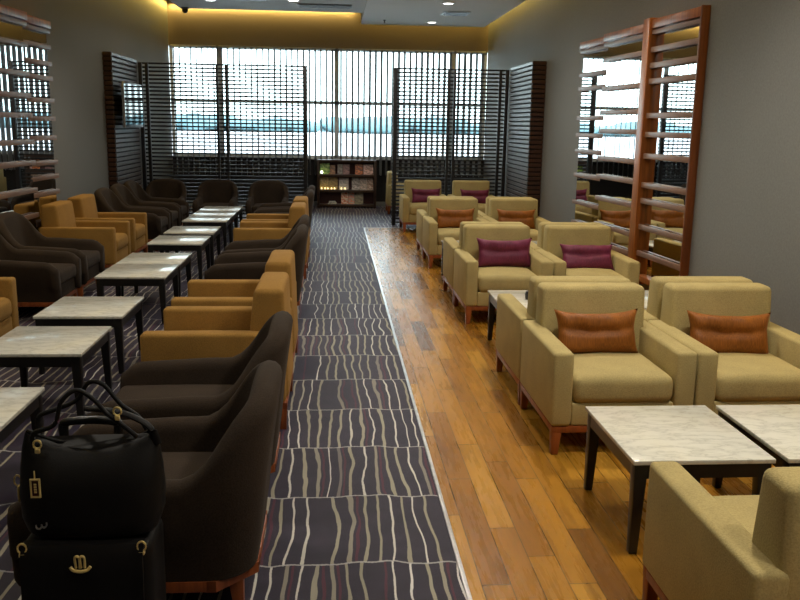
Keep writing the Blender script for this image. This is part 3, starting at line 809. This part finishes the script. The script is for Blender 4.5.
body = obj('body', b, M['leather'], t, True, 60)
b = B(); pts = []
for i in range(25):
    x = -.208+.416*i/24; u = x/.236; pts.append((x, 0, .312-.035*(1-u*u)+.03*abs(u)**3))
add_tube(b, pts, .007, 8); obj('zip_edge', b, M['leather'], t)
b = B(); add_tube(b, spline([(-.175, -.035, .285), (-.17, -.045, .33), (-.10, -.05, .36), (-.075, -.045, .43), (-.03, -.03, .462), (.02, -.02, .43), (.06, -.02, .385), (.10, -.03, .36), (.16, -.03, .31)], 8), .0075, 10); obj('handle', b, M['leather'], t)
b = B(); add_tube(b, spline([(-.18, .04, .29), (-.185, .05, .35), (-.12, .06, .375), (-.06, .07, .40), (-.02, .07, .455), (.03, .065, .45), (.09, .05, .39), (.15, .04, .35), (.18, .035, .30)], 8), .0075, 10); obj('handle', b, M['leather'], t)
b = B(); add_tube(b, spline([(-.02, .03, .385), (.07, .0, .385), (.14, -.01, .37), (.20, -.015, .335), (.222, -.015, .28)], 8), .015, 10, False, .6); obj('shoulder_strap', b, M['leather'], t)
def ring(x, y, z, r=.013):
    b = B(); add_tube(b, [(x+r*math.cos(a*PI/6), y, z+r*math.sin(a*PI/6)) for a in range(12)], .0035, 6, True)
    add_box(b, x-.008, x+.008, y-.006, y+.004, z-.028, z-.012, .002, 1); obj('ring', b, M['goldmetal'], t)
ring(-.155, -.06, .30); ring(.10, -.035, .395)
b = B()
for q in ((-.016, -.011, -.03, .03), (.011, .016, -.03, .03), (-.011, .011, -.03, -.025), (-.011, .011, .025, .03)): add_box(b, -.147+q[0], -.147+q[1], -.125, -.119, .185+q[2], .185+q[3])
add_box(b, -.1485, -.1455, -.125, -.12, .217, .24)
lg = obj('metal_tag', b, M['goldmetal'], t, False)
M['tag_red'] = plain('dark red enamel', srgb(60, 14, 10), .35)
b = B(); add_box(b, -.158, -.136, -.122, -.118, .16, .21); obj('tag_inlay', b, M['tag_red'], lg, False)
b = B()
for zz in (.173, .181, .189, .197): add_box(b, -.151, -.143, -.1245, -.1218, zz-.0025, zz+.0025)
obj('tag_mark', b, M['goldmetal'], lg, False)
b = B(); add_tube(b, spline([(q[0]+.02, q[1], q[2]-.03) for q in [(-.172, -.126, .098), (-.170, -.127, .088), (-.16, -.127, .086), (-.154, -.127, .094), (-.154, -.127, .10), (-.153, -.127, .093), (-.145, -.127, .09), (-.138, -.127, .097), (-.138, -.127, .106)]], 4), .003, 6); obj('hook_fitting', b, M['steel'], t)
b = B(); add_box(b, -.243, -.237, -.03, -.0, .10, .15, .002, 1); add_tube(b, [(-.244+.012*math.cos(a*PI/5), -.015, .165+.018*math.sin(a*PI/5)) for a in range(10)], .003, 6, True); obj('side_buckle', b, M['goldmetal'], t)

# ------------------------------------------------------------------ lights
def area(name, loc, rot, sx, sy, power, col, spread=None):
    l = bpy.data.lights.new(name, 'AREA'); l.shape = 'RECTANGLE'; l.size = sx; l.size_y = sy; l.energy = power; l.color = col
    if spread: l.spread = spread
    o = bpy.data.objects.new(name, l); C.objects.link(o); o.location = loc; o.rotation_euler = rot; return o
def spot(loc, power, col, ang=110, blend=.7, size=.08, rot=(0, 0, 0)):
    l = bpy.data.lights.new('downlight_or_fill', 'SPOT'); l.energy = power; l.color = col; l.spot_size = math.radians(ang); l.spot_blend = blend; l.shadow_soft_size = size
    o = bpy.data.objects.new('downlight_or_fill', l); C.objects.link(o); o.location = loc; o.rotation_euler = rot; return o
NEU = (1, .92, .78)
for x, y, p in [(2.0, .8, 150), (1.9, 3.3, 235), (1.8, 6.0, 225), (1.8, 9.0, 200), (1.8, 12.0, 140), (1.9, 15.0, 70), (1.93, 17.75, 60)]:
    spot((x, y, 3.76), p, NEU, 128, .9)
for x, y, p in [(-1.7, 1.6, 34), (-1.8, 4.5, 150), (-1.8, 8.0, 175), (-1.8, 11.5, 125), (-2.1, 15.5, 18), (-.69, 15.3, 18)]:
    spot((x, y, 3.79), p, NEU, 120, .9)
for y in (1.5, 5, 8.5, 12): spot((.9, y, 3.78), 75, NEU, 172, .3, .12)  # added wide fill spots, no fixtures, to lift the upper walls
spot((.3, 17.2, 3.76), 55, NEU, 70, .6, .08, (math.radians(22), 0, 0))  # added spot to brighten the magazine shelf
spot((-.6, 14.6, 3.78), 70, NEU, 172, .3, .12)  # added wide fill for the upper far wall and lattice
COVE = (1, .66, .14)
# cove strips hidden above the slabs, washing down the walls
area('cove_strip_far_left', (-1.5, YF-.07, 4.2), (math.radians(38), 0, 0), 3.9, .05, 30, (1, .68, .18), math.radians(120))
area('cove_strip_far_right', (1.9, YF-.3, 4.22), (math.radians(38), 0, 0), 2.7, .05, 6, COVE, math.radians(120))
area('cove_strip_left', (XL+.09, 9.2, 4.22), (0, math.radians(38), 0), .05, 20, 170, COVE, math.radians(120))
area('cove_strip_right', (XR-.08, 9.2, 4.22), (0, math.radians(-38), 0), .05, 20, 190, COVE, math.radians(120))
# daylight portal at the window
p = area('window_portal', (0, YF+.15, 2.2), (math.radians(-90), 0, 0), 6.8, 2.3, 1, (1, 1, 1)); p.data.cycles.is_portal = True

# world
w = bpy.data.worlds.new('World'); SC.world = w; w.use_nodes = True
nt = w.node_tree; bg = nt.nodes['Background']
tc = nt.nodes.new('ShaderNodeTexCoord'); sp = nt.nodes.new('ShaderNodeSeparateXYZ'); rp = nt.nodes.new('ShaderNodeValToRGB')
nt.links.new(tc.outputs['Generated'], sp.inputs[0]); nt.links.new(sp.outputs[2], rp.inputs[0]); nt.links.new(rp.outputs[0], bg.inputs[0])
e = rp.color_ramp.elements
e[0].position = 0; e[0].color = (.80, .98, 1, 1); e[1].position = .35; e[1].color = (.85, .93, 1, 1)
bg.inputs[1].default_value = 8.0

# ------------------------------------------------------------------ camera
f, pi_, ya, ro = 860.7, .2013, .0778, .016
fw = Vector((math.sin(ya)*math.cos(pi_), math.cos(ya)*math.cos(pi_), -math.sin(pi_)))
rt = Vector((math.cos(ya), -math.sin(ya), 0)); up = rt.cross(fw)
r2 = rt*math.cos(ro)+up*math.sin(ro); u2 = -rt*math.sin(ro)+up*math.cos(ro)
cd = bpy.data.cameras.new('camera'); cam = bpy.data.objects.new('camera', cd); C.objects.link(cam)
cd.sensor_fit = 'HORIZONTAL'; cd.sensor_width = 36; cd.lens = 36*f/800; cd.clip_start = .05; cd.clip_end = 4000
R = Matrix((r2, u2, -fw)).transposed().to_4x4(); R.translation = (0, 0, 1.8); cam.matrix_world = R
SC.camera = cam
SC.view_settings.view_transform = 'Standard'; SC.view_settings.look = 'None'
SC.view_settings.exposure = 0; SC.view_settings.gamma = 1
SC.cycles.use_denoising = True
SC.cycles.max_bounces = 8; SC.cycles.diffuse_bounces = 4; SC.cycles.glossy_bounces = 4
SC.cycles.sample_clamp_indirect = 6; SC.cycles.caustics_reflective = False; SC.cycles.caustics_refractive = False
